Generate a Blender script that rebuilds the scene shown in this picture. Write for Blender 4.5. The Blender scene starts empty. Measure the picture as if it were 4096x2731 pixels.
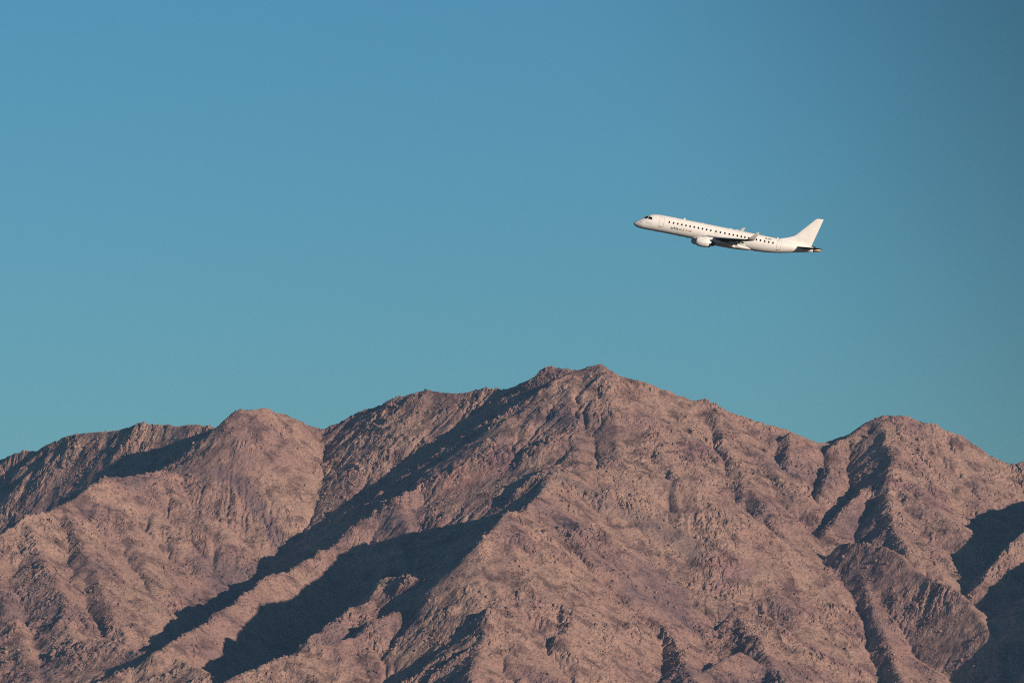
import bpy, bmesh, math, random
import numpy as np
from mathutils import Vector, Matrix

random.seed(7)
RNG = np.random.default_rng(11)
SC = bpy.context.scene
COL = SC.collection

# ------------------------------------------------------------------ camera
TILT = math.radians(4.63)
CAM = np.array([0.0, 0.0, 6.0])
LENS, SENS = 200.0, 36.0
PW, PH = 4096.0, 2731.0                      # pixel frame of the photograph, used for tracing only
cam_data = bpy.data.cameras.new('camera')
cam_data.lens = LENS
cam_data.sensor_width = SENS
cam_data.clip_start = 1.0
cam_data.clip_end = 60000.0
cam = bpy.data.objects.new('camera', cam_data)
cam.location = CAM
cam.rotation_euler = (math.pi / 2 + TILT, 0, 0)
COL.objects.link(cam)
SC.camera = cam

# ------------------------------------------------------------------ sky and sun
SUN_EL = math.radians(13.8)
SUN_AZ = math.radians(48.0)                  # to the right of straight behind the camera
SUN_DIR = Vector((math.sin(SUN_AZ) * math.cos(SUN_EL), -math.cos(SUN_AZ) * math.cos(SUN_EL), math.sin(SUN_EL)))
world = bpy.data.worlds.new('World')
SC.world = world
world.use_nodes = True
nt = world.node_tree
bg = nt.nodes['Background']
sky = nt.nodes.new('ShaderNodeTexSky')
sky.sky_type = 'NISHITA'
sky.sun_disc = False
sky.sun_elevation = SUN_EL
sky.sun_rotation = math.pi - SUN_AZ
sky.altitude = 0
sky.dust_density = 0.4
sky.ozone_density = 8.0
# sky polarisation: the blue deepens smoothly towards the right of the antisolar point
tc = nt.nodes.new('ShaderNodeTexCoord')
mr = nt.nodes.new('ShaderNodeMapRange')
mr.interpolation_type = 'SMOOTHSTEP'
mr.inputs['From Min'].default_value = 0.04
mr.inputs['From Max'].default_value = 0.16
mr.inputs['To Min'].default_value = 1.0
mr.inputs['To Max'].default_value = 0.45
dirn = nt.nodes.new('ShaderNodeVectorMath')
dirn.operation = 'DOT_PRODUCT'
dirn.inputs[1].default_value = (1.0, 0.0, 0.5)
nt.links.new(tc.outputs['Generated'], dirn.inputs[0])
off = nt.nodes.new('ShaderNodeMath')
off.operation = 'SUBTRACT'
off.inputs[1].default_value = 0.03
nt.links.new(dirn.outputs['Value'], off.inputs[0])
nt.links.new(off.outputs[0], mr.inputs['Value'])
tint = nt.nodes.new('ShaderNodeMix')
tint.data_type = 'RGBA'
tint.blend_type = 'MULTIPLY'
tint.inputs[0].default_value = 1.0
tint.inputs[7].default_value = (0.95, 1.04, 0.80, 1)
nt.links.new(sky.outputs[0], tint.inputs[6])
vm = nt.nodes.new('ShaderNodeVectorMath')
vm.operation = 'SCALE'
nt.links.new(tint.outputs[2], vm.inputs[0])
nt.links.new(mr.outputs[0], vm.inputs['Scale'])
nt.links.new(vm.outputs[0], bg.inputs[0])
bg.inputs[1].default_value = 0.108

sun_data = bpy.data.lights.new('sun', 'SUN')
sun_data.energy = 5.0
sun_data.angle = math.radians(0.53)
sun_data.color = (1.0, 0.83, 0.66)
sun = bpy.data.objects.new('sun', sun_data)
sun.rotation_euler = SUN_DIR.to_track_quat('Z', 'Y').to_euler()
sun.location = SUN_DIR * 500
COL.objects.link(sun)

SC.view_settings.view_transform = 'Standard'
SC.view_settings.look = 'None'
SC.view_settings.exposure = 0.0
SC.view_settings.gamma = 1.0
SC.view_settings.use_curve_mapping = False
SC.cycles.volume_bounces = 1
SC.cycles.use_denoising = False
SC.cycles.filter_width = 1.1
SC.cycles.volume_step_rate = 1.0

# ------------------------------------------------------------------ small helpers
def mesh_obj(name, verts, faces, mat=None, parent=None, smooth=True):
    me = bpy.data.meshes.new(name)
    me.from_pydata([tuple(v) for v in verts], [], [tuple(f) for f in faces])
    me.validate()
    if smooth:
        me.polygons.foreach_set('use_smooth', [True] * len(me.polygons))
    me.update()
    o = bpy.data.objects.new(name, me)
    COL.objects.link(o)
    if mat:
        me.materials.append(mat)
    if parent:
        o.parent = parent
    return o

def grid_mesh(name, P, mat, smooth=False):
    """P: (rows, cols, 3) array of points -> quad sheet"""
    R, Cn, _ = P.shape
    me = bpy.data.meshes.new(name)
    me.vertices.add(R * Cn)
    me.vertices.foreach_set('co', P.astype(np.float32).reshape(-1))
    idx = np.arange(R * Cn).reshape(R, Cn)
    q = np.stack([idx[:-1, :-1], idx[:-1, 1:], idx[1:, 1:], idx[1:, :-1]], -1).reshape(-1)
    n = (R - 1) * (Cn - 1)
    me.loops.add(n * 4)
    me.loops.foreach_set('vertex_index', q.astype(np.int32))
    me.polygons.add(n)
    me.polygons.foreach_set('loop_start', np.arange(0, n * 4, 4, dtype=np.int32))
    me.polygons.foreach_set('loop_total', np.full(n, 4, dtype=np.int32))
    me.polygons.foreach_set('use_smooth', np.full(n, smooth))
    me.update(calc_edges=True)
    me.materials.append(mat)
    o = bpy.data.objects.new(name, me)
    COL.objects.link(o)
    return o

def new_mat(name):
    m = bpy.data.materials.new(name)
    m.use_nodes = True
    return m, m.node_tree.nodes, m.node_tree.links, m.node_tree.nodes['Principled BSDF']

def plain(name, col, rough=0.5, metal=0.0, coat=0.0, spec=0.5, var=0.0, scale=2.0):
    m, N, L, b = new_mat(name)
    b.inputs['Base Color'].default_value = (*col, 1)
    b.inputs['Roughness'].default_value = rough
    b.inputs['Metallic'].default_value = metal
    b.inputs['Coat Weight'].default_value = coat
    b.inputs['Specular IOR Level'].default_value = spec
    if var:
        t = N.new('ShaderNodeTexCoord')
        n = N.new('ShaderNodeTexNoise')
        n.inputs['Scale'].default_value = scale
        n.inputs['Detail'].default_value = 6
        L.new(t.outputs['Object'], n.inputs['Vector'])
        r = N.new('ShaderNodeValToRGB')
        r.color_ramp.elements[0].position = 0.3
        r.color_ramp.elements[1].position = 0.7
        r.color_ramp.elements[0].color = (*[c * (1 - var) for c in col], 1)
        r.color_ramp.elements[1].color = (*[min(1, c * (1 + var * 0.4)) for c in col], 1)
        L.new(n.outputs['Fac'], r.inputs[0])
        L.new(r.outputs[0], b.inputs['Base Color'])
    return m

# pixel of the photograph + distance along the view (world y) -> world point, for tracing ridges
ct, st = math.cos(TILT), math.sin(TILT)
def at(u, v, y):
    xc = (u - PW / 2) / PW * SENS / LENS
    yc = -(v - PH / 2) / PW * SENS / LENS
    lam = y / (ct - yc * st)
    return np.array([CAM[0] + lam * xc, CAM[1] + y, CAM[2] + lam * (st + yc * ct)])

# ------------------------------------------------------------------ numpy noise
def _hash(ix, iy, seed):
    h = (ix.astype(np.int64) * 374761393 + iy.astype(np.int64) * 668265263 + seed * 1442695041) & 0xFFFFFFFF
    h = ((h ^ (h >> 13)) * 1274126177) & 0xFFFFFFFF
    return (h ^ (h >> 16)) & 0xFFFFFFFF

def perlin(x, y, seed=0):
    ix = np.floor(x); iy = np.floor(y)
    fx = x - ix; fy = y - iy
    ux = fx * fx * fx * (fx * (fx * 6 - 15) + 10); uy = fy * fy * fy * (fy * (fy * 6 - 15) + 10)
    def g(ox, oy):
        a = _hash(ix + ox, iy + oy, seed) * (2 * math.pi / 4294967296.0)
        return np.cos(a) * (fx - ox) + np.sin(a) * (fy - oy)
    n0 = g(0, 0) * (1 - ux) + g(1, 0) * ux
    n1 = g(0, 1) * (1 - ux) + g(1, 1) * ux
    return (n0 * (1 - uy) + n1 * uy) * 1.5

def fbm(x, y, seed, octs=4, gain=0.5):
    s = np.zeros_like(x); a = 1.0; f = 1.0
    for o in range(octs):
        s += a * perlin(x * f + o * 17.3, y * f - o * 9.1, seed + o)
        a *= gain; f *= 2.03
    return s

def ridged(x, y, seed):
    return 1.0 - 2.0 * np.abs(perlin(x, y, seed))

def lumps(x, y, seed):
    """rounded block lumps with sharp joints between them"""
    ix = np.floor(x); iy = np.floor(y)
    f1 = np.full(x.shape, 9.0); f2 = np.full(x.shape, 9.0); hh = np.zeros(x.shape)
    for ox in (-1, 0, 1):
        for oy in (-1, 0, 1):
            h = _hash(ix + ox, iy + oy, seed)
            px = ix + ox + (h & 0xFFFF) / 65536.0
            py = iy + oy + ((h >> 16) & 0xFFFF) / 65536.0
            d = np.sqrt((x - px) ** 2 + (y - py) ** 2)
            new = d < f1
            f2 = np.where(new, f1, np.minimum(f2, d))
            hh = np.where(new, (h & 0xFFF) / 4095.0, hh)
            f1 = np.where(new, d, f1)
    edge = np.clip((f2 - f1) * 2.2, 0, 1)
    return np.sqrt(edge) * (0.35 + 0.65 * hh)

def blur(Z, s):
    k = np.exp(-0.5 * (np.arange(-3 * s, 3 * s + 1) / s) ** 2); k /= k.sum()
    n = len(k) // 2
    for ax in (0, 1):
        pad = [(n, n) if a == ax else (0, 0) for a in (0, 1)]
        Zp = np.pad(Z, pad, mode='edge')
        out = np.zeros_like(Z)
        for i, w in enumerate(k):
            sl = [slice(None)] * 2
            sl[ax] = slice(i, i + Z.shape[ax])
            out += w * Zp[tuple(sl)]
        Z = out
    return Z

# ------------------------------------------------------------------ mountain: traced ridges
# each ridge: pixel points, distance at its two ends, slope of its west (image left) and east flank
RIDGES = []
STR = 1.386                                  # depth of the range behind and in front of its middle, 9.4 km away
def far(y):
    return 9400.0 + (np.asarray(y, float) - 9400.0) * STR
def ridge(pts, y0, y1, kw=0.62, ke=0.62, kids=1.0, ys=None):
    pts = np.array(pts, float)
    seg = np.hypot(*np.diff(pts, axis=0).T)
    s = np.concatenate([[0], np.cumsum(seg)]); s /= s[-1]
    yy = np.interp(s, [0, 1], [y0, y1]) if ys is None else np.array(ys, float)
    yy = far(yy)
    P = np.array([at(u, v, y) for (u, v), y in zip(pts, yy)])
    RIDGES.append(dict(P=P, kw=kw * 1.18, ke=ke * 1.30, kids=kids))

# skyline, far left ridge behind the left massif
ridge([(-420, 1905), (-200, 1880), (0, 1831), (51, 1807), (127, 1795), (195, 1765), (255, 1751), (297, 1740), (331, 1719), (382, 1724), (441, 1714),
       (484, 1712), (518, 1693), (560, 1683), (611, 1695), (671, 1699), (756, 1690), (815, 1704), (849, 1706), (900, 1712)], 10420, 10060, 0.9, 0.85, 0.3)
# left peak and its skyline down to the saddle; its west side is a cliff
ridge([(879, 1682), (917, 1639), (942, 1627), (985, 1633)], 9955, 9975, 1.9, 0.72, 0.0)
ridge([(985, 1633), (1036, 1629), (1087, 1644), (1129, 1650), (1180, 1666), (1205, 1684), (1273, 1716), (1300, 1720)], 9975, 10130, 1.3, 0.72, 0.2)
# skyline up to the summit
ridge([(1300, 1720), (1359, 1699), (1410, 1667), (1470, 1638), (1555, 1599), (1648, 1577), (1716, 1555), (1775, 1561), (1843, 1563),
       (1911, 1559), (1979, 1555), (2000, 1561), (2039, 1546), (2064, 1532), (2128, 1509), (2174, 1481), (2217, 1466), (2259, 1468),
       (2293, 1476), (2319, 1470), (2361, 1459), (2395, 1458)], 10140, 9900, 0.6, 0.78, 0.5)
# skyline summit to the right saddle
ridge([(2395, 1458), (2429, 1476), (2488, 1512), (2539, 1517), (2573, 1526), (2607, 1546), (2658, 1557), (2700, 1578), (2747, 1597),
       (2815, 1604), (2866, 1633), (2908, 1661), (2976, 1672), (3019, 1693), (3095, 1701), (3154, 1718), (3205, 1740), (3248, 1761),
       (3290, 1771), (3307, 1768)], 9900, 9900, 0.6, 0.6, 0.6)
# right dome skyline and beyond the frame
ridge([(3307, 1768), (3375, 1737), (3418, 1723), (3452, 1697), (3494, 1672), (3587, 1664), (3655, 1676), (3715, 1689), (3766, 1710),
       (3817, 1735), (3884, 1774), (3944, 1820), (4003, 1854), (4054, 1867), (4096, 1860), (4200, 1850), (4330, 1860), (4500, 1880), (4800, 1900)],
      9930, 9850, 0.6, 0.62, 0.6)
# crest of the left massif, in front of the first shadow
ridge([(930, 1650), (883, 1692), (849, 1706), (836, 1735), (806, 1765), (811, 1795), (790, 1850), (739, 1897)], 9970, 9905, 1.9, 0.66, 0.0,
      ys=[9960, 9960, 9958, 9955, 9950, 9944, 9930, 9905])
ridge([(739, 1897), (679, 1888), (628, 1888), (577, 1892),
       (526, 1905), (475, 1909), (416, 1914), (374, 1935), (323, 1960), (280, 1986), (246, 2015), (204, 2037), (161, 2054), (102, 2071),
       (51, 2113), (0, 2134), (-150, 2210), (-330, 2330)], 9970, 9420, 1.0, 0.66, 0.8,
      ys=[9905, 9885, 9865, 9848, 9830, 9810, 9790, 9765, 9740, 9715, 9690, 9660, 9630, 9600, 9570, 9540, 9500, 9420])
# flank spur of the left peak, running to the front right
ridge([(900, 1690), (990, 1760), (1070, 1850), (1140, 1950), (1170, 1990)], 9970, 10040, 0.6, 0.62, 0.8)
# main spur from the summit, and its lower end that is lit between two shadows
ridge([(2330, 1474), (2240, 1500), (2191, 1540), (2174, 1566), (2115, 1612), (2090, 1646), (2047, 1693), (1954, 1748), (1886, 1795), (1843, 1858), (1775, 1892), (1707, 1931),
       (1640, 1960), (1580, 1990), (1542, 2041), (1508, 2071)], 9900, 9640, 0.88, 0.60, 0.7)
ridge([(1508, 2071), (1449, 2071), (1402, 2113), (1359, 2156), (1325, 2177), (1231, 2240), (1137, 2287),
       (1044, 2317), (976, 2376), (925, 2410), (883, 2427), (823, 2487), (764, 2512), (679, 2555), (628, 2593)], 9590, 9060, 0.88, 0.72, 0.25,
      ys=[9640, 9635, 9625, 9610, 9600, 9550, 9480, 9400, 9340, 9300, 9265, 9215, 9165, 9100, 9060])
# summit face running forward to the shoulder
ridge([(2300, 1482), (2290, 1600), (2310, 1740), (2300, 1868)], 9890, 9620, 0.52, 0.54, 0.8)
ridge([(2400, 1462), (2440, 1600), (2455, 1740), (2500, 1868)], 9895, 9620, 0.52, 0.54, 0.8)
ridge([(2540, 1522), (2590, 1650), (2620, 1780), (2690, 1900)], 9895, 9620, 0.52, 0.54, 0.8)
# second spur, from the shoulder to the lower left
ridge([(2750, 1960), (2650, 1905), (2570, 1880), (2470, 1868), (2320, 1875), (2213, 1890), (2191, 1909), (2149, 1977), (2098, 2028), (2055, 2054), (1996, 2071), (1962, 2122),
       (1911, 2172), (1860, 2215), (1852, 2249), (1818, 2291)], 9600, 9400, 0.88, 0.56, 0.8,
      ys=[9430, 9435, 9440, 9440, 9425, 9385, 9350, 9270, 9190, 9120, 9060, 9015, 8985, 8970, 8960, 8955])
# front shoulder crest continuing left below the second shadow
ridge([(2056, 2290), (1996, 2287), (1894, 2290), (1818, 2295), (1784, 2304), (1716, 2321), (1640, 2308), (1597, 2317), (1546, 2304), (1529, 2325), (1529, 2342), (1470, 2402),
       (1410, 2427), (1368, 2461), (1300, 2503), (1225, 2560)], 9060, 8870, 0.88, 0.6, 0.8,
      ys=[8970, 8965, 8960, 8960, 8970, 8990, 9010, 9025, 9045, 9045, 9035, 9000, 8975, 8960, 8930, 8900])
# lowest crest, bottom edge of the second shadow
ridge([(1716, 2410), (1600, 2425), (1495, 2478), (1436, 2537), (1368, 2550), (1300, 2576), (1223, 2597), (1163, 2614), (1078, 2639),
       (1036, 2665), (976, 2682), (900, 2716), (780, 2790)], 8980, 8700, 0.88, 0.6, 0.8)
# front massif bench and face
ridge([(2056, 2290), (2200, 2280), (2400, 2285), (2600, 2315), (2760, 2350), (2900, 2400), (3050, 2470)], 9120, 9140, 0.5, 0.5, 0.8,
      ys=[8970, 9060, 9130, 9185, 9195, 9180, 9140])
ridge([(2056, 2290), (2030, 2370), (1960, 2440), (1930, 2540), (1890, 2660), (1880, 2780)], 8970, 8640, 0.72, 0.6, 1.0)
ridge([(2380, 2290), (2370, 2420), (2330, 2560), (2290, 2760)], 9220, 8730, 0.56, 0.58, 1.0)
ridge([(2560, 2310), (2620, 2430), (2700, 2560), (2790, 2740)], 9240, 8790, 0.56, 0.62, 1.0)
ridge([(2900, 2400), (2990, 2520), (3080, 2640), (3150, 2760)], 9200, 8850, 0.58, 0.58, 1.0)
ridge([(2950, 2600), (2880, 2640), (2800, 2690), (2740, 2740)], 8950, 8810, 0.95, 0.56, 0.6)
# right shoulder of the central massif, facing right
ridge([(2750, 1890), (2712, 1900), (2705, 1960), (2720, 2030), (2740, 2060)], 9448, 9365, 0.9, 0.55, 0.6)
ridge([(2866, 1640), (2900, 1760), (2960, 1880), (3040, 2000), (3130, 2140), (3230, 2300), (3300, 2420)], 9880, 9280, 0.52, 0.55, 0.8)
ridge([(2750, 1960), (2850, 2080), (2960, 2200), (3080, 2340), (3180, 2470)], 9480, 9200, 0.52, 0.55, 0.8)
# small spurs with shaded west sides near the right saddle
ridge([(3154, 1720), (3150, 1810), (3135, 1880), (3110, 1965)], 9870, 9690, 0.95, 0.58, 0.4)
ridge([(3320, 1840), (3307, 1901), (3280, 1960), (3239, 2020)], 9810, 9655, 0.95, 0.56, 0.4)
ridge([(3545, 1930), (3443, 1960), (3375, 2011), (3341, 2070), (3300, 2120)], 9740, 9580, 0.95, 0.54, 0.4)
# spur of the right dome facing the camera
ridge([(3540, 1668), (3511, 1685), (3545, 1757), (3570, 1824), (3545, 1909), (3550, 2028), (3580, 2130), (3640, 2220)], 9925, 9430, 1.05, 0.55, 0.8)
ridge([(3650, 1676), (3720, 1800), (3760, 1900), (3780, 2000), (3760, 2090)], 9925, 9680, 0.66, 0.7, 0.8)
ridge([(3720, 1990), (3705, 2060), (3690, 2130), (3700, 2200)], 9700, 9570, 1.0, 0.62, 0.4)
# front right spur with a cliff facing left
ridge([(3358, 2168), (3435, 2172), (3511, 2181), (3587, 2198), (3647, 2257), (3715, 2300), (3766, 2342), (3825, 2364), (3876, 2393), (3902, 2444),
       (3944, 2495), (3978, 2555), (4029, 2614), (4096, 2707), (4160, 2790)], 9480, 9090, 0.85, 0.95, 0.4)
ridge([(3435, 2180), (3440, 2260), (3470, 2370), (3500, 2470), (3560, 2600), (3620, 2760)], 9470, 9060, 0.9, 0.6, 0.6)
# spurs from the height right of the frame, in front of and behind the right shadow
ridge([(4700, 1790), (4500, 1850), (4350, 1925), (4240, 1995), (4096, 2113), (4000, 2220), (3910, 2335)], 9670, 9370, 0.9, 0.66, 0.6)
ridge([(4800, 1850), (4520, 2020), (4330, 2180), (4180, 2330), (4096, 2400), (4060, 2450)], 9480, 9225, 0.9, 0.66, 0.6)
ridge([(5000, 1850), (4800, 2000), (4550, 2200), (4430, 2350), (4400, 2500), (4400, 2650), (4420, 2800)], 9420, 9030, 0.9, 0.66, 0.3,
      ys=[9400, 9290, 9165, 9108, 9110, 9120, 9120])
# debris fan at the mouth of the valley
ridge([(400, 2540), (520, 2600), (640, 2625), (740, 2650), (800, 2680)], 9200, 9010, 0.45, 0.40, 0.3)
# left massif front face: spurs fanning down from its crest
ridge([(739, 1897), (800, 1990), (900, 2110), (960, 2230), (990, 2300)], 9920, 9800, 0.70, 0.58, 1.0)
ridge([(577, 1892), (640, 2030), (730, 2180), (800, 2330), (790, 2320)], 9865, 9680, 0.6, 0.62, 1.0)
ridge([(416, 1914), (480, 2070), (560, 2230), (620, 2390), (640, 2500)], 9830, 9440, 0.56, 0.62, 1.0)
ridge([(246, 2015), (320, 2160), (390, 2290), (420, 2400), (500, 2560), (600, 2740)], 9690, 9100, 0.56, 0.56, 1.0)
ridge([(102, 2071), (160, 2220), (240, 2360), (270, 2500), (330, 2740)], 9610, 9090, 0.54, 0.58, 1.0)
ridge([(0, 2134), (-20, 2300), (30, 2450), (90, 2580), (150, 2760)], 9560, 9080, 0.54, 0.58, 1.0)
ridge([(-330, 2330), (-300, 2500), (-250, 2760)], 9400, 9060, 0.7, 0.6, 1.0)
ridge([(372, 2375), (350, 2440), (300, 2490), (268, 2510)], 9430, 9330, 1.1, 0.56, 0.3)

def resample(P, step):
    d = np.linalg.norm(np.diff(P[:, :2], axis=0), axis=1)
    s = np.concatenate([[0], np.cumsum(d)])
    n = max(2, int(s[-1] / step) + 1)
    t = np.linspace(0, s[-1], n)
    return np.stack([np.interp(t, s, P[:, i]) for i in range(3)], 1)

SPURS = []      # (points, kw, ke, reach)
for r in RIDGES:
    SPURS.append((resample(r['P'], 8.0), r['kw'], r['ke'], 560.0))

def add_kids(P, kw, ke, level, dens, random):
    Q = resample(P, 6.0)
    L = 6.0 * len(Q)
    n = int(L / (42.0 if level == 1 else 30.0) * dens)
    for _ in range(n):
        i = random.randrange(1, max(2, len(Q) - 1))
        i = min(i, len(Q) - 2)
        t = Q[min(i + 2, len(Q) - 1)] - Q[max(i - 2, 0)]
        if t[2] > 0:
            t = -t
        t2 = t[:2] / (np.linalg.norm(t[:2]) + 1e-6)
        side = random.choice((-1, 1))
        nrm = np.array([-t2[1], t2[0]]) * side
        d = nrm + t2 * random.uniform(0.15, 0.95)
        d /= np.linalg.norm(d)
        k = kw if nrm[0] < 0 else ke
        ln = random.uniform(70, 250) if level == 1 else random.uniform(22, 80)
        ks = k * (random.uniform(0.58, 0.78) if level == 1 else random.uniform(0.62, 0.85))
        pts = []
        p = Q[i].copy()
        p[2] -= random.uniform(0.5, 4) if level == 1 else random.uniform(0.3, 2)
        a = math.atan2(d[1], d[0])
        stp = 7.0
        m = int(ln / stp)
        for j in range(m):
            pts.append(p.copy())
            a += random.gauss(0, 0.16)
            p = p + np.array([math.cos(a) * stp, math.sin(a) * stp, -ks * stp * random.uniform(0.75, 1.25)])
        if len(pts) < 3:
            continue
        pts = np.array(pts)
        SPURS.append((pts, k * 1.05, k * 1.0, 170.0 if level == 1 else 70.0))
        if level == 1:
            add_kids(pts, k * 1.05, k, 2, 0.8, random)

for r in RIDGES:
    if r['kids'] > 0:
        rnd = random.Random(int(abs(r['P'][0, 0]) * 7 + r['P'][-1, 0] * 3))
        add_kids(r['P'], r['kw'], r['ke'], 1, r['kids'], rnd)
        add_kids(r['P'], r['kw'], r['ke'], 2, 0.6 * r['kids'], rnd)

GX0, GX1, GY0, GY1, GS = -1700.0, 1700.0, 7500.0, 11900.0, 5.0
gx = np.arange(GX0, GX1 + 1, GS); gy = np.arange(GY0, GY1 + 1, GS)
GXX, GYY = np.meshgrid(gx, gy)
# broad ground form under the ridges
Z = np.interp(GYY, far([8250, 8600, 9050, 9500, 9800, 10500, 10900]), [-8, 60, 130, 280, 360, 330, 60])
for pts, kw, ke, reach in SPURS:
    T = np.gradient(pts[:, :2], axis=0)
    T /= np.linalg.norm(T, axis=1)[:, None] + 1e-9
    for (px, py, pz), (tx, ty) in zip(pts, T):
        nx, ny = -ty, tx
        if nx > 0:
            nx, ny = -nx, -ny
        i0 = max(0, int((px - reach - GX0) / GS)); i1 = min(len(gx), int((px + reach - GX0) / GS) + 2)
        j0 = max(0, int((py - reach - GY0) / GS)); j1 = min(len(gy), int((py + reach - GY0) / GS) + 2)
        if i0 >= i1 or j0 >= j1:
            continue
        dx = gx[None, i0:i1] - px; dy = gy[j0:j1, None] - py
        d = np.sqrt(dx * dx + dy * dy)
        lat = np.clip((dx * nx + dy * ny) / (d + 1e-6), -1, 1) * 0.5 + 0.5
        zz = pz - d * (ke + (kw - ke) * lat)
        np.maximum(Z[j0:j1, i0:i1], zz, out=Z[j0:j1, i0:i1])
Z = blur(Z, 0.9)

def sample(Zg, x, y):
    fx = np.clip((x - GX0) / GS, 0, len(gx) - 1.001); fy = np.clip((y - GY0) / GS, 0, len(gy) - 1.001)
    i = fx.astype(int); j = fy.astype(int)
    a = fx - i; b = fy - j
    return (Zg[j, i] * (1 - a) + Zg[j, i + 1] * a) * (1 - b) + (Zg[j + 1, i] * (1 - a) + Zg[j + 1, i + 1] * a) * b

# water erosion: branching ravines cut into the flanks
EX0, EX1, EY0, EY1, ES = -1150.0, 1150.0, 8080.0, 11000.0, 4.0
ex = np.arange(EX0, EX1, ES); ey = np.arange(EY0, EY1, ES)
EXX, EYY = np.meshgrid(ex, ey)
def erode(steps=36):
    z0 = sample(Z, EXX, EYY)
    z = z0 + 1.8 * fbm(EXX / 46, EYY / 46, 81, 4, 0.6) + RNG.uniform(-0.25, 0.25, z0.shape)
    H, W = z.shape
    n = H * W
    idx = np.arange(n).reshape(H, W)
    nb = [(-1, 0, 1.0), (1, 0, 1.0), (0, -1, 1.0), (0, 1, 1.0), (-1, -1, 1.414), (-1, 1, 1.414), (1, -1, 1.414), (1, 1, 1.414)]
    hard = np.clip(1.0 + 0.9 * fbm(EXX / 120, EYY / 120, 83, 3), 0.25, 2.0)
    for it in range(steps):
        zp = np.pad(z, 1, mode='edge')
        best = np.zeros((H, W)); rec = idx.copy(); low = np.full((H, W), 1e9)
        for dj, di, ds in nb:
            zn = zp[1 + dj:1 + dj + H, 1 + di:1 + di + W]
            sl = (z - zn) / (ES * ds)
            tgt = np.clip(np.arange(H) + dj, 0, H - 1)[:, None] * W + np.clip(np.arange(W) + di, 0, W - 1)[None, :]
            m = sl > best
            best = np.where(m, sl, best); rec = np.where(m, tgt, rec); low = np.minimum(low, zn)
        pit = rec == idx
        z = np.where(pit, np.maximum(z, low + 0.02), z)
        r = rec.ravel().copy()
        root = r == np.arange(n)
        A = np.ones(n); anc = r.copy(); live = ~root
        for k in range(8):
            A = A + np.bincount(anc[live], weights=A[live], minlength=n)
            na = anc[anc]
            live = live & ~root[anc]
            anc = na
        A = A.reshape(H, W)
        cut = 0.055 * hard * np.sqrt(A) * best
        zr = z.ravel()[rec]
        z = np.maximum(z - np.minimum(cut, 0.8), np.minimum(z, zr + 0.05))
        if it % 3 == 2:
            zq = np.pad(z, 1, mode='edge')
            z = z + 0.05 * (zq[:-2, 1:-1] + zq[2:, 1:-1] + zq[1:-1, :-2] + zq[1:-1, 2:] - 4 * z)
    d = np.clip(z - z0, -16, 3)
    e = np.minimum(np.minimum(EXX - EX0, EX1 - EXX), np.minimum(EYY - EY0, EY1 - EYY))
    amt = np.clip(0.42 + 0.6 * fbm(EXX / 170, EYY / 170, 85, 3), 0.08, 0.85)
    return d * amt * np.clip(e / 120.0, 0, 1)
EROS = erode()
def sample_e(x, y):
    fx = np.clip((x - EX0) / ES, 0, len(ex) - 1.001); fy = np.clip((y - EY0) / ES, 0, len(ey) - 1.001)
    i = fx.astype(int); j = fy.astype(int)
    a = fx - i; b = fy - j
    return (EROS[j, i] * (1 - a) + EROS[j, i + 1] * a) * (1 - b) + (EROS[j + 1, i] * (1 - a) + EROS[j + 1, i + 1] * a) * b

def height(x, y, blocks=True):
    wx = x + 3.0 * perlin(x / 42, y / 42, 91) + 1.6 * perlin(x / 15, y / 15, 93)
    wy = y + 3.0 * perlin(x / 42, y / 42, 92) + 1.6 * perlin(x / 15, y / 15, 94)
    z = sample(Z, wx, wy) + sample_e(wx, wy)
    rough = np.clip(0.55 + 0.9 * fbm(x / 150, y / 150, 5, 3), 0.05, 1.4)
    z = z + 3.0 * rough * ridged(x / 52, y / 60, 21)
    z = z + 1.6 * rough * ridged(x / 23 + 0.3 * perlin(x / 30, y / 30, 3), y / 27, 22)
    crag = np.clip(1.6 * fbm(x / 95, y / 95, 15, 4) + 0.28, 0, 1.25)
    z = z + 6.5 * crag * lumps(x / 13 + 0.5 * perlin(x / 8, y / 8, 35), y / 19 + 0.5 * perlin(x / 8, y / 8, 36), 45)
    z = z + 2.0 * rough * lumps(x / 19 + 0.4 * perlin(x / 9, y / 9, 31), y / 24, 41)
    z = z + 2.3 * (0.06 + 0.94 * rough) * lumps(x / 8.5 + 0.4 * perlin(x / 5, y / 5, 33), y / 10.5, 42)
    z = z + 1.1 * (0.15 + 0.85 * rough) * lumps(x / 4.2, y / 5.2, 43)
    z = z + 0.45 * perlin(x / 5.0, y / 5.0, 44)
    return z

def axis(a, b, fine, lo, hi, coarse):
    left = np.arange(a, lo, coarse) if a < lo else np.array([])
    mid = np.arange(lo, hi, fine)
    right = np.arange(hi, b + coarse, coarse)
    return np.concatenate([left, mid, right])
ax_x = axis(-1640, 1640, 1.85, -960, 960, 9.0)
ax_y = axis(7560, 11840, 2.5, 8380, 10560, 12.0)
MX, MY = np.meshgrid(ax_x, ax_y)
MZ = height(MX, MY)
edge = np.minimum(np.minimum(MX - ax_x[0], ax_x[-1] - MX), np.minimum(MY - ax_y[0], ax_y[-1] - MY))
MZ = MZ * np.clip(edge / 260.0, 0, 1) ** 0.7 - 4.0 * (edge < 12)

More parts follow.
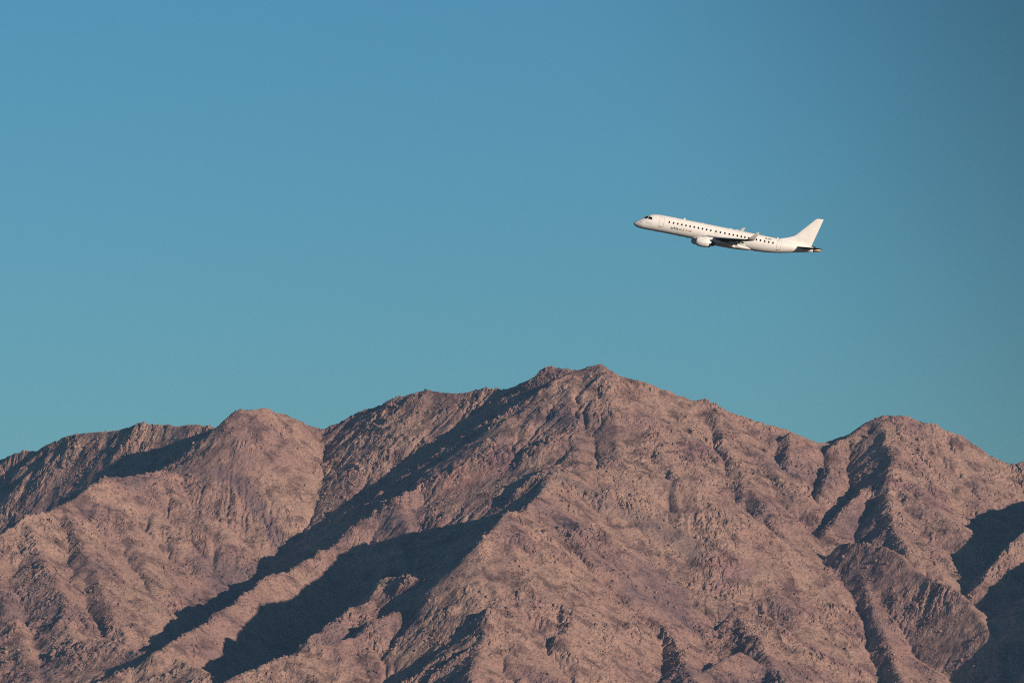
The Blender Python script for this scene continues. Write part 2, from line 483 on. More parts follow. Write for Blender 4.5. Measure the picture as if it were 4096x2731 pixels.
# ------------------------------------------------------------------ rock material
def rock_material(name, dark=1.0):
    m, N, L, b = new_mat(name)
    tc = N.new('ShaderNodeTexCoord')
    def noise(scale, detail=5, rough=0.55, dist=0.0):
        n = N.new('ShaderNodeTexNoise')
        n.inputs['Scale'].default_value = scale
        n.inputs['Detail'].default_value = detail
        n.inputs['Roughness'].default_value = rough
        n.inputs['Distortion'].default_value = dist
        L.new(tc.outputs['Object'], n.inputs['Vector'])
        return n
    def ramp(src, stops):
        r = N.new('ShaderNodeValToRGB')
        e = r.color_ramp.elements
        e[0].position, e[0].color = stops[0][0], (*stops[0][1], 1)
        e[1].position, e[1].color = stops[-1][0], (*stops[-1][1], 1)
        for p, c in stops[1:-1]:
            x = e.new(p); x.color = (*c, 1)
        L.new(src, r.inputs[0])
        return r
    def mix(a, bb, fac, mode='MIX'):
        x = N.new('ShaderNodeMix'); x.data_type = 'RGBA'; x.blend_type = mode
        if isinstance(fac, float): x.inputs[0].default_value = fac
        else: L.new(fac, x.inputs[0])
        L.new(a, x.inputs[6]); L.new(bb, x.inputs[7])
        return x.outputs[2]
    big = noise(0.0045, 4, 0.5, 0.6)
    c1 = ramp(big.outputs['Fac'], [(0.30, (0.185 * dark, 0.122 * dark, 0.126 * dark)), (0.45, (0.298 * dark, 0.178 * dark, 0.153 * dark)),
                                   (0.58, (0.345 * dark, 0.22 * dark, 0.175 * dark)), (0.72, (0.252 * dark, 0.140 * dark, 0.140 * dark))])
    med = noise(0.03, 6, 0.62, 0.4)
    c2 = ramp(med.outputs['Fac'], [(0.36, (0.46, 0.44, 0.47)), (0.5, (1.0, 1.0, 1.0)), (0.70, (1.12, 1.12, 1.08))])
    out = mix(c1.outputs[0], c2.outputs[0], 1.0, 'MULTIPLY')
    fine = noise(0.22, 6, 0.65)
    c3 = ramp(fine.outputs['Fac'], [(0.36, (0.52, 0.50, 0.51)), (0.5, (1.0, 1.0, 1.0)), (0.68, (1.16, 1.15, 1.12))])
    out = mix(out, c3.outputs[0], 0.85, 'MULTIPLY')
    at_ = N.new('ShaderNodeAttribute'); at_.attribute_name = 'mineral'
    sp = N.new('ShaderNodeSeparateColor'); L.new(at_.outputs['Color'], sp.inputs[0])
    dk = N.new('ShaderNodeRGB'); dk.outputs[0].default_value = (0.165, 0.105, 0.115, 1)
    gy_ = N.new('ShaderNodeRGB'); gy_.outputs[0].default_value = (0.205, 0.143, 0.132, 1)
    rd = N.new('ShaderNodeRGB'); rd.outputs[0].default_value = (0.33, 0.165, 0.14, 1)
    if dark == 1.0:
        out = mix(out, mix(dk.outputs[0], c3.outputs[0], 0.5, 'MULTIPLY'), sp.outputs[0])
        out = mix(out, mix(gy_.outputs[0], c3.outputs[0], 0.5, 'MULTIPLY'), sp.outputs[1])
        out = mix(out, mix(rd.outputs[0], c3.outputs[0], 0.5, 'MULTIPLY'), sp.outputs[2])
    L.new(out, b.inputs['Base Color'])
    b.inputs['Roughness'].default_value = 0.95
    b.inputs['Specular IOR Level'].default_value = 0.12
    bn = noise(0.35, 7, 0.65)
    bp = N.new('ShaderNodeBump'); bp.inputs['Strength'].default_value = 0.6; bp.inputs['Distance'].default_value = 1.6
    L.new(bn.outputs['Fac'], bp.inputs['Height'])
    L.new(bp.outputs[0], b.inputs['Normal'])
    return m
M_ROCK = rock_material('pink_granite')

mountain = grid_mesh('mountain', np.stack([MX, MY, MZ], -1), M_ROCK, smooth=False)
mountain['kind'] = 'structure'
mountain['label'] = 'bare pinkish brown granite mountain range with deep shaded valleys'

# mineral bands in the rock: dark dike, grey bench, red patch (pigment of the rock itself)
def band(poly, width, strength):
    P = resample(np.array([at(u, v, float(far(y))) for u, v, y in poly]), 6.0)
    w = np.zeros(MX.shape)
    x0, x1 = P[:, 0].min() - 3 * width, P[:, 0].max() + 3 * width
    y0, y1 = P[:, 1].min() - 3 * width, P[:, 1].max() + 3 * width
    i0, i1 = np.searchsorted(ax_x, [x0, x1]); j0, j1 = np.searchsorted(ax_y, [y0, y1])
    X = MX[j0:j1, i0:i1]; Y = MY[j0:j1, i0:i1]
    d = np.full(X.shape, 1e9)
    for p in P:
        d = np.minimum(d, (X - p[0]) ** 2 + (Y - p[1]) ** 2)
    d = np.sqrt(d) + 0.35 * width * fbm(X / 30, Y / 30, 71, 3)
    w[j0:j1, i0:i1] = strength * np.clip(1.6 - d / width, 0, 1)
    return w
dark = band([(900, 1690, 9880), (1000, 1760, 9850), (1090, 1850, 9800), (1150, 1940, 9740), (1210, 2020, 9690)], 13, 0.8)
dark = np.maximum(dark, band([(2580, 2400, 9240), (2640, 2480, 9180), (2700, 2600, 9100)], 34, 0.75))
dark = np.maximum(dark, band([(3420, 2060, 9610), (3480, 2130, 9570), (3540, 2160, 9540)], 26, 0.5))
grey = band([(1980, 2270, 9400), (2200, 2275, 9380), (2420, 2285, 9360), (2620, 2310, 9345), (2780, 2350, 9310)], 20, 0.7)
grey = np.maximum(grey, band([(2040, 2230, 9420), (2240, 2240, 9400)], 14, 0.6))
red = band([(1680, 1970, 9720), (1760, 1990, 9700), (1840, 2010, 9680)], 34, 0.55)
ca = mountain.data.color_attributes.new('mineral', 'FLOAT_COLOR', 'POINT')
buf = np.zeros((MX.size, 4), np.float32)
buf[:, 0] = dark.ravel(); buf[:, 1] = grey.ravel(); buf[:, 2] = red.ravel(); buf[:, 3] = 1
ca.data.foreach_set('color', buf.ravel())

# loose boulders lying on the slopes: nobody could count them
def boulders(n):
    t = (1 + 5 ** 0.5) / 2
    V = np.array([(-1, t, 0), (1, t, 0), (-1, -t, 0), (1, -t, 0), (0, -1, t), (0, 1, t), (0, -1, -t), (0, 1, -t),
                  (t, 0, -1), (t, 0, 1), (-t, 0, -1), (-t, 0, 1)], float) / math.sqrt(1 + t * t)
    F = np.array([(0, 11, 5), (0, 5, 1), (0, 1, 7), (0, 7, 10), (0, 10, 11), (1, 5, 9), (5, 11, 4), (11, 10, 2), (10, 7, 6), (7, 1, 8),
                  (3, 9, 4), (3, 4, 2), (3, 2, 6), (3, 6, 8), (3, 8, 9), (4, 9, 5), (2, 4, 11), (6, 2, 10), (8, 6, 7), (9, 8, 1)])
    x = RNG.uniform(-930, 930, n * 3); y = RNG.uniform(8430, 10500, n * 3)
    keep = fbm(x / 70, y / 70, 61, 3) + RNG.uniform(-0.45, 0.45, x.size) > 0.22
    x = x[keep][:n]; y = y[keep][:n]
    z = height(x, y)
    m = len(x)
    s = 0.7 + RNG.pareto(3.0, m) * 0.8
    s = np.clip(s, 0.7, 3.4)
    R = V[None] * s[:, None, None] * RNG.uniform(0.62, 1.3, (m, 12, 1)) * RNG.uniform(0.7, 1.3, (m, 1, 3))
    a = RNG.uniform(0, 2 * math.pi, m)
    c, sn = np.cos(a)[:, None], np.sin(a)[:, None]
    Q = np.stack([R[..., 0] * c - R[..., 1] * sn, R[..., 0] * sn + R[..., 1] * c, R[..., 2]], -1)
    Q += np.stack([x, y, z + 0.25 * s], -1)[:, None]
    me = bpy.data.meshes.new('boulders')
    me.vertices.add(m * 12); me.vertices.foreach_set('co', Q.astype(np.float32).ravel())
    fi = (F[None] + (np.arange(m) * 12)[:, None, None]).reshape(-1)
    me.loops.add(len(fi)); me.loops.foreach_set('vertex_index', fi.astype(np.int32))
    nf = len(fi) // 3
    me.polygons.add(nf)
    me.polygons.foreach_set('loop_start', np.arange(0, nf * 3, 3, dtype=np.int32))
    me.polygons.foreach_set('loop_total', np.full(nf, 3, dtype=np.int32))
    me.update(calc_edges=True)
    me.materials.append(M_ROCK)
    o = bpy.data.objects.new('boulders', me)
    COL.objects.link(o)
    o['kind'] = 'stuff'
    o['label'] = 'loose pinkish boulders strewn over the mountain slopes'
    o['category'] = 'boulders'
boulders(42000)

# ------------------------------------------------------------------ ground
M_PLAIN = plain('desert_gravel', (0.06, 0.048, 0.042), 0.95, var=0.3, scale=0.02)
G = 15000.0
ground = mesh_obj('ground', [(-G, -G + 5000, 0), (G, -G + 5000, 0), (G, G + 5000, 0), (-G, G + 5000, 0)], [(0, 1, 2, 3)], M_PLAIN)
ground['kind'] = 'structure'

# ------------------------------------------------------------------ haze
HAZE_DENSITY = 1.3e-5
def haze_box():
    b = 40.0
    x0, x1, y0, y1, z0, z1 = -G - b, G + b, -G + 5000 - b, G + 5000 + b, -6.0, 860.0
    v = [(x, y, z) for z in (z0, z1) for y in (y0, y1) for x in (x0, x1)]
    f = [(0, 2, 3, 1), (4, 5, 7, 6), (0, 1, 5, 4), (2, 6, 7, 3), (0, 4, 6, 2), (1, 3, 7, 5)]
    m = bpy.data.materials.new('haze')
    m.use_nodes = True
    n = m.node_tree
    n.nodes.clear()
    out = n.nodes.new('ShaderNodeOutputMaterial')
    pv = n.nodes.new('ShaderNodeVolumePrincipled')
    pv.inputs['Color'].default_value = (0.32, 0.62, 1.0, 1)
    pv.inputs['Density'].default_value = HAZE_DENSITY
    pv.inputs['Anisotropy'].default_value = 0.0
    n.links.new(pv.outputs[0], out.inputs['Volume'])
    m.cycles.homogeneous_volume = True if hasattr(m.cycles, 'homogeneous_volume') else False
    o = mesh_obj('haze', v, f, m, smooth=False)
    o['kind'] = 'stuff'
    o['label'] = 'thin blue haze in the air in front of the mountains'
    o['category'] = 'haze'
haze_box()

# ================================================================== airliner
# local frame: X aft from the nose, Y starboard (away from the camera), Z up
M_WHITE = plain('white_aircraft_paint', (0.86, 0.84, 0.82), 0.34, coat=0.25, var=0.05, scale=0.6)
M_GREYP = plain('pale_grey_paint', (0.52, 0.49, 0.46), 0.4, var=0.06, scale=0.8)
M_WING = plain('shade_darkened_wing_grey', (0.035, 0.034, 0.034), 0.55, var=0.1, scale=0.8)  # wing and tailplane grey taken near black, underside shade put into the colour
M_SEAM = plain('panel_seam', (0.16, 0.14, 0.13), 0.7)
M_LINE = plain('faint_panel_line', (0.42, 0.39, 0.37), 0.6)
M_GLASS = plain('dark_window_glass', (0.012, 0.011, 0.011), 0.12, spec=0.5)
M_DARK = plain('dark_intake', (0.02, 0.02, 0.022), 0.6)
M_METAL = plain('bare_metal', (0.72, 0.70, 0.68), 0.24, metal=1.0)
M_HOT = plain('heat_stained_metal', (0.50, 0.33, 0.20), 0.4, metal=0.45, var=0.35, scale=3.0)
M_BLUE = plain('dark_blue_lettering', (0.02, 0.075, 0.105), 0.5)
M_GREYT = plain('grey_lettering', (0.14, 0.185, 0.18), 0.5)
M_ORNG = plain('orange_lettering', (0.46, 0.27, 0.15), 0.5)
M_REG = plain('registration_lettering', (0.10, 0.09, 0.075), 0.5)

plane = bpy.data.objects.new('airliner', None)
COL.objects.link(plane)
plane['label'] = 'white twin engine passenger jet climbing to the left in the clear sky'
plane['category'] = 'airplane'

# fuselage stations: x, bottom z, top z, half width
ST = np.array([
    (0.00, -0.01, 0.01, 0.01), (0.04, -0.14, 0.15, 0.15), (0.16, -0.29, 0.31, 0.31), (0.50, -0.50, 0.62, 0.60), (1.0, -0.65, 1.03, 0.88),
    (1.6, -0.72, 1.45, 1.16), (2.2, -0.74, 1.86, 1.31), (2.8, -0.74, 2.26, 1.41), (3.4, -0.73, 2.52, 1.47), (4.2, -0.72, 2.68, 1.51),
    (5.2, -0.71, 2.75, 1.53), (6.5, -0.70, 2.78, 1.54), (9.0, -0.70, 2.79, 1.54), (14.0, -0.70, 2.79, 1.54), (20.0, -0.70, 2.79, 1.54),
    (24.5, -0.69, 2.77, 1.54), (26.5, -0.62, 2.75, 1.53), (28.5, -0.42, 2.73, 1.50), (30.5, -0.08, 2.69, 1.40), (32.5, 0.37, 2.64, 1.20),
    (34.5, 0.83, 2.56, 0.92), (36.2, 1.20, 2.44, 0.62), (37.0, 1.36, 2.37, 0.49)])
def fus(x):
    zb = np.interp(x, ST[:, 0], ST[:, 1]); zt = np.interp(x, ST[:, 0], ST[:, 2]); w = np.interp(x, ST[:, 0], ST[:, 3])
    return zb, zt, w
_xs = np.concatenate([np.linspace(0, 0.5, 9), np.linspace(0.6, 5.2, 24), np.linspace(5.6, 37.0, 60)])
def smooth_st():
    """smooth station curves, with a round nose: monotone cubic in the square root of x"""
    t = np.sqrt(ST[:, 0])
    dense_t = np.linspace(0, math.sqrt(37.0), 900)
    out = [dense_t ** 2]
    for c in (1, 2, 3):
        y = ST[:, c]
        h = np.diff(t); d = np.diff(y) / h
        m = np.zeros(len(t)); m[0] = d[0]; m[-1] = d[-1]
        for k in range(1, len(t) - 1):
            if d[k - 1] * d[k] > 0:
                w1 = 2 * h[k] + h[k - 1]; w2 = h[k] + 2 * h[k - 1]
                m[k] = (w1 + w2) / (w1 / d[k - 1] + w2 / d[k])
        k = np.clip(np.searchsorted(t, dense_t) - 1, 0, len(t) - 2)
        u = (dense_t - t[k]) / h[k]
        out.append((1 + 2 * u) * (1 - u) ** 2 * y[k] + u * (1 - u) ** 2 * h[k] * m[k] + u * u * (3 - 2 * u) * y[k + 1] + u * u * (u - 1) * h[k] * m[k + 1])
    return np.stack(out, 1)
ST = smooth_st()

def loft(rings, close_ring=True, cap=True):
    V = []; F = []
    n = len(rings[0])
    for r in rings:
        V += [tuple(p) for p in r]
    for a in range(len(rings) - 1):
        for i in range(n if close_ring else n - 1):
            j = (i + 1) % n
            F.append((a * n + i, a * n + j, (a + 1) * n + j, (a + 1) * n + i))
    if cap:
        F.append(tuple(range(n - 1, -1, -1)))
        b = (len(rings) - 1) * n
        F.append(tuple(range(b, b + n)))
    return V, F

NSEG = 56
rings = []
for x in _xs:
    zb, zt, w = fus(x)
    zc, hz = (zb + zt) / 2, (zt - zb) / 2
    rings.append([(x, w * math.cos(a), zc + hz * math.sin(a)) for a in np.linspace(0, 2 * math.pi, NSEG, endpoint=False)])
V, F = loft(rings)
fuselage = mesh_obj('fuselage', V, F, M_WHITE, plane)

def skin(x, z, side, off=0.0):
    """point on the fuselage side at (x, z)"""
    zb, zt, w = fus(x)
    zc, hz = (zb + zt) / 2, (zt - zb) / 2
    q = max(-0.999, min(0.999, (z - zc) / hz))
    y = w * math.sqrt(1 - q * q)
    n = Vector((0, y / (w * w), (z - zc) / (hz * hz))).normalized()
    return (x, side * (y + off * n.y), z + off * n.z)

def patch(name, outline, side, mat, parent, off, rows=6):
    """thin panel that follows the fuselage skin; outline in (x, z), made of a fan of rings"""
    cx = sum(p[0] for p in outline) / len(outline); cz = sum(p[1] for p in outline) / len(outline)
    V = []; F = []
    n = len(outline)
    V.append(skin(cx, cz, side, off))
    for r in range(1, rows + 1):
        t = r / rows
        V += [skin(cx + (x - cx) * t, cz + (z - cz) * t, side, off) for x, z in outline]
    V += [skin(x, z, side, -0.03) for x, z in outline]           # rim going into the skin
    for i in range(n):
        F.append((0, 1 + i, 1 + (i + 1) % n))
    for r in range(rows):
        for i in range(n):
            j = (i + 1) % n
            a, b2 = 1 + r * n, 1 + (r + 1) * n
            F.append((a + i, b2 + i, b2 + j, a + j))
    return mesh_obj(name, V, F, mat, parent, smooth=False)

def rrect(x0, x1, z0, z1, r, n=4, lean=0.0):
    pts = []
    for cx, cz, a0 in ((x1 - r, z1 - r, 0), (x0 + r, z1 - r, 90), (x0 + r, z0 + r, 180), (x1 - r, z0 + r, 270)):
        for k in range(n + 1):
            a = math.radians(a0 + 90 * k / n)
            pts.append((cx + r * math.cos(a), cz + r * math.sin(a)))
    out = []
    for i, p in enumerate(pts):                                   # subdivide long edges
        q = pts[(i + 1) % len(pts)]
        d = math.dist(p, q)
        m = max(1, int(d / 0.16))
        out += [(p[0] + (q[0] - p[0]) * t / m, p[1] + (q[1] - p[1]) * t / m) for t in range(m)]
    return out

def ellipse(cx, cz, a, b, n=18):
    return [(cx + a * math.cos(t), cz + b * math.sin(t)) for t in np.linspace(0, 2 * math.pi, n, endpoint=False)]

# cabin windows, 26 on each side
WPX = [490, 538, 584, 630, 676, 722, 768, 815, 861, 907, 954, 1011, 1060, 1111, 1160, 1205, 1250, 1295, 1335, 1378, 1420, 1464, 1509, 1557, 1602, 1649]
for side in (-1, 1):
    for px in WPX:
        x = 7.0 + (px - 490) * 21.56 / 1159.0
        f = patch('cabin_window', ellipse(x, 1.67, 0.235, 0.275), side, M_WHITE, plane, 0.012, 1)
        patch('pane', ellipse(x, 1.67, 0.175, 0.215), side, M_GLASS, f, 0.02, 1)

# doors: a dark seam with the door leaf proud of it, each with a small window and handle
def door(x0, x1, z0, z1, side, small=False):
    s = patch('door', rrect(x0 - 0.03, x1 + 0.03, z0 - 0.03, z1 + 0.03, 0.13), side, M_SEAM if not small else M_LINE, plane, 0.004, 4)
    patch('door_leaf', rrect(x0 + 0.015, x1 - 0.015, z0 + 0.015, z1 - 0.015, 0.11), side, M_WHITE, s, 0.010, 4)
    if not small:
        patch('handle', rrect(x1 - 0.30, x1 - 0.14, z0 + 0.95, z0 + 1.05, 0.03, 2), side, M_LINE, s, 0.016, 1)
        patch('door_window', ellipse((x0 + x1) / 2, z1 - 0.42, 0.07, 0.08, 10), side, M_LINE, s, 0.016, 1)
        patch('sill', rrect(x0 + 0.05, x1 - 0.15, z0 - 0.10, z0 - 0.045, 0.02, 2), side, M_SEAM, s, 0.012, 1)
for side in (-1, 1):
    door(5.0, 5.92, 0.42, 2.36, side)
    door(29.42, 30.28, 0.50, 2.30, side)
    door(16.45, 17.05, 1.10, 2.06, side, True)

# cockpit windows: windscreen and side window each side
for side in (-1, 1):
    patch('windscreen', [(1.72, 1.44), (2.08, 1.44), (2.42, 1.47), (2.60, 1.74), (2.74, 1.98), (2.70, 2.08), (2.45, 1.96), (2.0, 1.67)], side, M_GLASS, plane, 0.012, 3)
    patch('cockpit_side_window', [(2.57, 1.50), (3.0, 1.48), (3.47, 1.46), (3.44, 1.70), (3.40, 1.95), (3.12, 1.99), (2.85, 2.0), (2.70, 1.74)], side, M_GLASS, plane, 0.012, 3)
# radome seam, pitot probes and access marks
for side in (-1, 1):
    for (x0, z0, x1, z1) in ((1.12, 0.63, 1.45, 0.69), (0.75, 0.17, 1.05, 0.22), (0.55, -0.22, 0.85, -0.15)):
        p = patch('probe', rrect(x0, x1, z0, z1, 0.02, 2), side, M_SEAM, plane, 0.03, 1)
    patch('access_panel', rrect(10.3, 10.36, -0.48, -0.28, 0.02, 2), side, M_SEAM, plane, 0.006, 1)
    patch('access_panel', rrect(30.9, 30.98, 1.02, 1.08, 0.02, 2), side, M_LINE, plane, 0.006, 1)

# lettering laid on the skin
def lettering(name, text, x0, z0, length, height, mat, side, slant=0.0, bold=0.0):
    cu = bpy.data.curves.new(name, 'FONT')
    cu.body = text
    cu.resolution_u = 3
    cu.offset = bold
    ob = bpy.data.objects.new(name, cu)
    COL.objects.link(ob)
    bpy.context.view_layer.update()
    dg = bpy.context.evaluated_depsgraph_get()
    me = bpy.data.meshes.new_from_object(ob.evaluated_get(dg))
    bpy.data.objects.remove(ob)
    co = np.array([v.co[:] for v in me.vertices])
    mn, mx = co.min(0), co.max(0)
    sx = length / (mx[0] - mn[0]); sz = height / (mx[1] - mn[1])
    for v in me.vertices:
        a = (v.co.x - mn[0]) * sx; h = (v.co.y - mn[1]) * sz
        xx = x0 + a if side < 0 else x0 + length - a
        v.co = skin(xx, z0 + h + slant * a, side, 0.022)
    me.materials.clear(); me.materials.append(mat)
    o = bpy.data.objects.new(name, me)
    COL.objects.link(o)
    o.parent = plane
    return o
for side in (-1, 1):
    if side < 0:
        lettering('lettering', 'arkia', 7.50, 0.42, 1.55, 0.56, M_BLUE, side, 0.02, 0.015)
        lettering('lettering', '.co.il', 9.12, 0.44, 1.15, 0.52, M_GREYT, side, 0.02, 0.01)
        lettering('lettering', '\u20225758', 10.38, 0.48, 1.42, 0.38, M_ORNG, side, 0.02, 0.008)
    else:
        lettering('lettering', 'arkia', 9.0, 0.42, 1.55, 0.56, M_BLUE, side, 0, 0.015)
        lettering('lettering', '.co.il', 7.8, 0.44, 1.15, 0.52, M_GREYT, side, 0, 0.01)
    lettering('registration', '4X-EMC', 26.75, 2.10, 1.45, 0.30, M_REG, side, 0.0, 0.012)
    lettering('type_marking', 'EMBRAER', 2.25 if side < 0 else 2.73, 0.62, 0.87, 0.12, M_LINE, side, 0.0, 0.0)
    for k, ch in enumerate('195'):
        lettering('type_marking', ch, (3.24 + 0.12 * k) if side < 0 else (2.49 - 0.12 * k), 0.62, 0.09, 0.12, M_LINE, side)

# lofted aerofoil surfaces
def foil(n=12, t=0.12, camber=0.015):
    xs = 0.5 * (1 - np.cos(np.linspace(0, math.pi, n)))
    yt = 5 * t * (0.2969 * np.sqrt(xs) - 0.126 * xs - 0.3516 * xs ** 2 + 0.2843 * xs ** 3 - 0.1036 * xs ** 4)
    yc = camber * 4 * xs * (1 - xs)
    up = list(zip(xs, yc + yt)); lo = list(zip(xs, yc - yt))
    return up[::-1] + lo[1:]
def surface(name, secs, mat, parent):
    """secs: (le point, chord, thickness ratio, thickness direction, incidence deg)"""
    rings = []
    for le, ch, t, nd, inc in secs:
        nd = Vector(nd).normalized(); le = Vector(le)
        ax = Vector((math.cos(math.radians(inc)), 0, -math.sin(math.radians(inc))))
        rings.append([le + ax * (px * ch) + nd * (pz * ch) for px, pz in foil(12, t)])
    V, F = loft(rings)
    return mesh_obj(name, V, F, mat, parent)

def wing_le(y):            # leading edge of the main wing at spanwise distance y
    x = 13.9 + (y - 1.5) * 0.608 if y > 4.6 else 13.0 + (y - 1.5) * 0.90
    x = 14.45 + (y - 1.5) * 0.607
    z = 0.24 + (y - 1.5) * 0.078 + 0.0022 * (y - 1.5) ** 2
    return x, z
def wing_te(y):
    return 20.25 + (y - 1.5) * 0.02 if y < 4.9 else 20.32 + (y - 4.9) * 0.335
for s in (-1, 1):
    ys = [0.6, 1.5, 3.0, 4.6, 6.5, 8.5, 10.5, 12.3, 13.4]
    secs = []
    for y in ys:
        x, z = wing_le(y)
        ch = wing_te(y) - x
        secs.append(((x, s * y, z), ch, 0.135 - 0.002 * y, (0, -s * 0.09, 1), 2.6 - 0.12 * y))
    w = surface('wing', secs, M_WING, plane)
    # slat along the leading edge, slightly drooped
    sl = []
    for y in (1.5, 4.6, 8.5, 13.3):
        x, z = wing_le(y)
        ch = wing_te(y) - x
        sl.append(((x - 0.24, s * y, z - 0.03), ch * 0.11 + 0.28, 0.34, (0, -s * 0.09, 1), -12))
    surface('slat', sl, M_WHITE, w)
    # take-off flaps, two panels, and aileron
    for ya, yb, dfl in ((1.75, 4.8, 16), (4.95, 9.3, 16)):
        fl = []
        for y in (ya, (ya + yb) / 2, yb):
            x, z = wing_le(y)
            te = wing_te(y)
            fl.append(((te - 0.32, s * y, z - 0.09 - (te - x) * 0.035), 1.15 - 0.05 * y, 0.13, (0, -s * 0.09, 1), dfl))
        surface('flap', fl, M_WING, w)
    for y, ln, drop in ((3.1, 1.9, 0.66), (6.3, 1.6, 0.52), (8.9, 1.3, 0.40)):
        x, z = wing_le(y)
        te = wing_te(y)
        rings = []
        for t in np.linspace(0, 1, 9):
            rr = 0.19 * math.sin(math.pi * min(0.999, max(0.02, t ** 0.8))) ** 0.6 * (1 - 0.25 * t) + 0.015
            cx = te - ln + t * (ln + 0.75)
            cz = z - 0.10 - (te - x) * 0.04 - 0.16 - drop * t ** 1.7
            rings.append([(cx, s * y + rr * 0.75 * math.cos(a), cz + rr * 1.5 * math.sin(a)) for a in np.linspace(0, 2 * math.pi, 12, endpoint=False)])
        V, F = loft(rings)
        mesh_obj('flap_track_fairing', V, F, M_WHITE, w)
    # winglet: blends up and back from the tip
    x0, z0 = wing_le(13.4)
    wl = []
    for k, (dx, dy, dz, ch, nd) in enumerate(((0, 0, 0, wing_te(13.4) - x0, (0, -s * 0.1, 1)), (0.22, 0.30, 0.06, 1.42, (0, -s * 0.4, 0.92)),
                                              (0.55, 0.58, 0.32, 1.22, (0, -s * 0.8, 0.6)), (0.95, 0.74, 0.75, 1.0, (0, -s * 0.95, 0.3)),
                                              (1.45, 0.88, 1.30, 0.76, (0, -s * 0.97, 0.22)), (1.98, 1.0, 1.86, 0.42, (0, -s * 0.97, 0.22)))):
        wl.append(((x0 + dx, s * (13.4 + dy), z0 + dz), ch, 0.09, nd, 1.0))
    surface('winglet', wl, M_GREYP, plane)

# belly fairing at the wing root
rings = []
for t in np.linspace(0, 1, 25):
    x = 11.6 + t * 13.4
    k = math.sin(math.pi * t) ** 0.55 if 0 < t < 1 else 0.0
    hw = 0.35 + 1.42 * k; bz = -0.55 - 0.62 * k
    rings.append([(x, hw * math.cos(a), -0.28 + (0.28 + bz) * (-math.sin(a)) * -1 if math.sin(a) < 0 else -0.28 + 0.55 * k * math.sin(a))
                  for a in np.linspace(0, 2 * math.pi, 28, endpoint=False)])
for r in rings:
    pass
rings2 = []
for t in np.linspace(0, 1, 25):
    x = 11.6 + t * 13.4
    k = max(0.0, math.sin(math.pi * t)) ** 0.6
    hw = 0.4 + 1.38 * k
    dn = 0.30 + 0.62 * k
    ring = []
    for a in np.linspace(0, 2 * math.pi, 28, endpoint=False):
        c, q = math.cos(a), math.sin(a)
        ring.append((x, hw * c, -0.28 + (dn if q < 0 else 0.35 * k + 0.05) * q))
    rings2.append(ring)
V, F = loft(rings2)
mesh_obj('belly_fairing', V, F, M_WHITE, plane)

